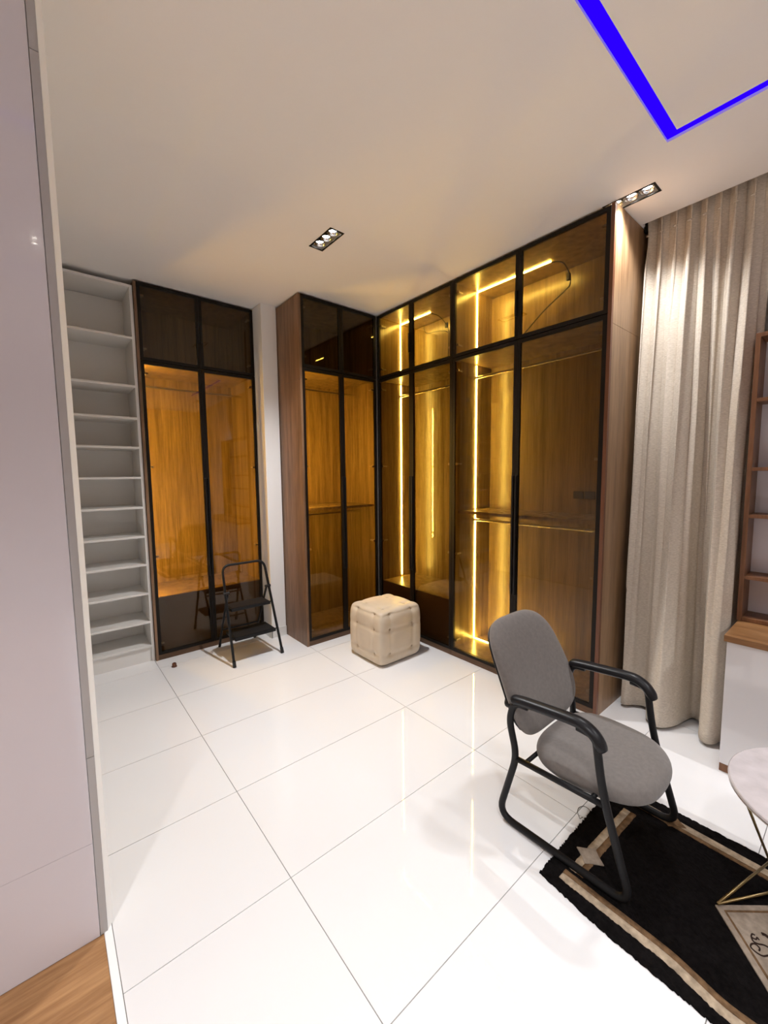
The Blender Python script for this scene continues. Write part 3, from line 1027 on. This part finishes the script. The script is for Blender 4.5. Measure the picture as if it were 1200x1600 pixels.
    # front of the runners rests on the rug, the rear on the tiles
    T.o.rotation_euler.x = -math.radians(0.9)
    T.o.location.z = 0.0048
    return T
make_chair()

# ------------------------------------------------------------------ rug
def make_rug():
    T = Thing('rug', 'black runner rug with beige stripes under the grey armchair', 'rug', (1.85, 0.1, 0))
    zt = 0.008
    # body outline with slightly wavy, fuzzy edges
    def xl(y):
        return 1.408+0.055*min(1, max(0, (y-0.0)/0.787))**1.0 + 0.006*math.sin(9*y)
    def xr(y):
        return 2.252+0.004*math.sin(6*y+1)
    NY, NX = 240, 130
    top = []
    y0, y1 = -1.0, 0.790
    for a in range(NX):
        u = a/(NX-1)
        for b in range(NY):
            v = b/(NY-1)
            y = y0+(y1-y0)*v
            x = xl(y)*(1-u)+xr(y)*u
            yy = y - 0.03*u*v*v*0
            ed = min(u, 1-u, v*2, (1-v)*2)
            h = zt if ed > 0.02 else zt*0.75
            jx = random.uniform(-1, 1)*0.0035 if ed < 0.004 else 0
            top.append((x+jx, yy+jx, h+random.uniform(-0.0012, 0.0012)))
    mb = MB().grid(top, NX, NY)
    i0 = 0
    def idx(a, b):
        return a*NY+b
    border = [idx(a, 0) for a in range(NX)]+[idx(NX-1, b) for b in range(1, NY)]+[idx(a, NY-1) for a in range(NX-2, -1, -1)]+[idx(0, b) for b in range(NY-2, 0, -1)]
    base = len(mb.v)
    for k in border:
        x, y, z = mb.v[k]
        mb.v.append((x, y, 0.0005))
    nb = len(border)
    for k in range(nb):
        k2 = (k+1) % nb
        mb.f.append((border[k], base+k, base+k2, border[k2]))
    T.part('pile', mb, 'rug_black', smooth=False)
    def strip(name, path, mat, wd, z0=0.007, z1=0.0115, seg=10):
        P = catmull([(x, y, 0) for x, y in path], seg)
        mb = MB()
        n = len(P)
        for k in range(n):
            t = (P[min(k+1, n-1)]-P[max(k-1, 0)]).normalized()
            s = Vector((-t.y, t.x, 0))
            for q, (o_, z) in enumerate(((-0.5, z0), (-0.42, z1-0.001), (0, z1), (0.42, z1-0.001), (0.5, z0))):
                p = P[k]+s*(wd*o_+random.uniform(-1, 1)*0.0015*(q in (0, 4)))
                mb.v.append((p.x, p.y, z+random.uniform(-1, 1)*0.0004))
        for k in range(n-1):
            for q in range(4):
                mb.f.append((k*5+q, (k+1)*5+q, (k+1)*5+q+1, k*5+q+1))
        mb.f.append((0, 1, 2, 3, 4))
        mb.f.append(tuple((n-1)*5+q for q in range(5)))
        return T.part(name, mb, mat, smooth=True)
    # stripes: each a light and a brown half side by side
    L = [(1.530, 0.725), (1.527, 0.62), (1.524, 0.50), (1.520, 0.36), (1.506, 0.28), (1.490, 0.20), (1.492, 0.12), (1.500, 0.02), (1.500, -0.4), (1.500, -0.9)]
    strip('stripe', [(x-0.009, y) for x, y in L], 'rug_beige', 0.034)
    strip('stripe', [(x+0.019, y) for x, y in L], 'rug_brown', 0.024)
    Rr = [(2.165, 0.665), (2.162, 0.50), (2.158, 0.30), (2.155, 0.0), (2.155, -0.5), (2.155, -0.9)]
    strip('stripe', [(x+0.009, y) for x, y in Rr], 'rug_beige', 0.038)
    strip('stripe', [(x-0.020, y) for x, y in Rr], 'rug_brown', 0.022)
    Fb = [(1.575, 0.693), (1.70, 0.688), (1.85, 0.680), (2.075, 0.668)]
    strip('stripe', [(x, y+0.010) for x, y in Fb], 'rug_beige', 0.032)
    strip('stripe', [(x, y-0.018) for x, y in Fb], 'rug_brown', 0.028)
    # star diamonds: concave sided
    def star(cx, cy_, a, b, mat):
        pts_ = []
        for k in range(4):
            an = PI/2*k
            pts_.append((cx+a*math.cos(an), cy_+b*math.sin(an)))
            an2 = an+PI/4
            pts_.append((cx+a*0.66*math.cos(an2), cy_+b*0.66*math.sin(an2)))
        return T.part('star_motif', MB().quadbox(pts_, 0.007, 0.0135), mat, bevel=0.002)
    star(1.692, 0.685, 0.052, 0.058, 'rug_taupe')
    star(2.165, 0.520, 0.045, 0.060, 'rug_brown')
    # centre medallion with a carved border and script lettering
    mcx = 1.846
    med = T.part('medallion', MB().quadbox([(mcx, 0.293), (mcx-0.245, 0.080), (mcx-0.245, -0.15), (mcx, -0.36), (mcx+0.245, -0.15), (mcx+0.245, 0.080)], 0.006, 0.0125), 'rug_taupe', bevel=0.002)
    bo = MB()
    ring_ = [(mcx, 0.262), (mcx-0.218, 0.070), (mcx-0.218, -0.14), (mcx, -0.33), (mcx+0.218, -0.14), (mcx+0.218, 0.070)]
    bo.tube([(x, y, 0.0125) for x, y in ring_], 0.005, 6, closed=True, flat=0.4, ref=(1, 0, 0))
    T.part('medallion_border', bo, 'rug_brown', med)
    lt = MB()
    for path, rr in (([(1.814, 0.164), (1.819, 0.17), (1.809, 0.171), (1.806, 0.178), (1.808, 0.184), (1.821, 0.183), (1.822, 0.176)], 0.0024),
                     ([(1.808, 0.184), (1.793, 0.176), (1.796, 0.163), (1.805, 0.152), (1.808, 0.14), (1.806, 0.12)], 0.0026),
                     ([(1.80, 0.118), (1.775, 0.136), (1.761, 0.146), (1.757, 0.158), (1.759, 0.171), (1.765, 0.179), (1.776, 0.179), (1.785, 0.174), (1.787, 0.166), (1.781, 0.158), (1.77, 0.158)], 0.0026),
                     ([(1.846, 0.162), (1.85, 0.153), (1.846, 0.140), (1.836, 0.11)], 0.005)):
        lt.tube(catmull([(x, y, 0.0128) for x, y in path], 5), rr, 6)
    T.part('lettering', lt, 'rug_letter', med)
    return T
make_rug()

# ------------------------------------------------------------------ round table
def make_table():
    cx, cy_, zt, R = 2.020, -0.0135, 0.500, 0.320
    T = Thing('coffee_table', 'round pale marble table on thin brass wire legs at the right edge', 'table', (cx, cy_, 0))
    T.part('table_top', MB().lathe([(0.001, zt-0.016), (R-0.004, zt-0.016), (R, zt-0.012), (R, zt-0.003), (R-0.003, zt), (0.001, zt)], 72, (cx, cy_, 0)), 'marble', smooth=False)
    T.part('rim', MB().lathe([(R-0.012, zt-0.020), (R-0.001, zt-0.020), (R-0.001, zt-0.0162), (R-0.012, zt-0.0162)], 72, (cx, cy_, 0)), 'marble_rim')
    A0 = math.radians(119.5)
    def pol(a, r, z):
        return Vector((cx+r*math.cos(a), cy_+r*math.sin(a), z))
    for k in range(3):
        a = A0+k*2*PI/3
        top, foot, foot2 = pol(a, 0.293, zt-0.024), pol(a, 0.345, 0.0185), pol(a-2*PI/3, 0.345, 0.0185)
        for sgn in (-1,):
            nd = pol(a+sgn*PI/3, 0.225, 0.085)
            T.part('leg', MB().tube([top, nd], 0.0048, 8), 'brushed_gold', smooth=True)
            T.part('foot_bar', MB().tube([nd, foot], 0.0048, 8), 'brushed_gold', smooth=True)
        if k != 1:
            T.part('floor_bar', MB().tube([foot, foot2], 0.0048, 8), 'brushed_gold', smooth=True)
    return T
make_table()

# ------------------------------------------------------------------ small things
cap = Thing('bottle_cap', 'small reddish brown cap lying by the orange wardrobe', 'cap', (0.785, 3.80, 0))
capb = cap.part('shell', MB().lathe([(0.015, 0.0), (0.0165, 0.003), (0.0165, 0.030), (0.0145, 0.033), (0.0125, 0.0325), (0.0120, 0.024), (0.001, 0.024)], 20, (0.785, 3.80, 0.0005)), 'cap_brown')
smooth_angle(capb)
cap.part('lip', MB().lathe([(0.015, 0.0), (0.022, 0.0015), (0.022, 0.005), (0.0166, 0.006)], 20, (0.785, 3.80, 0.0005)), 'cap_brown')
wr = MB().tube(catmull([(1.880, 0.800, 0.003), (1.862, 0.805, 0.003), (1.868, 0.812, 0.003), (1.890, 0.830, 0.003), (1.920, 0.838, 0.003), (1.947, 0.827, 0.003), (1.950, 0.810, 0.003), (1.945, 0.797, 0.003)], 6), 0.0012, 6)
tag(wr.build('wire', 'cable_black', smooth=True), 'thin dark wire loop on the tiles at the rug edge', 'wire')
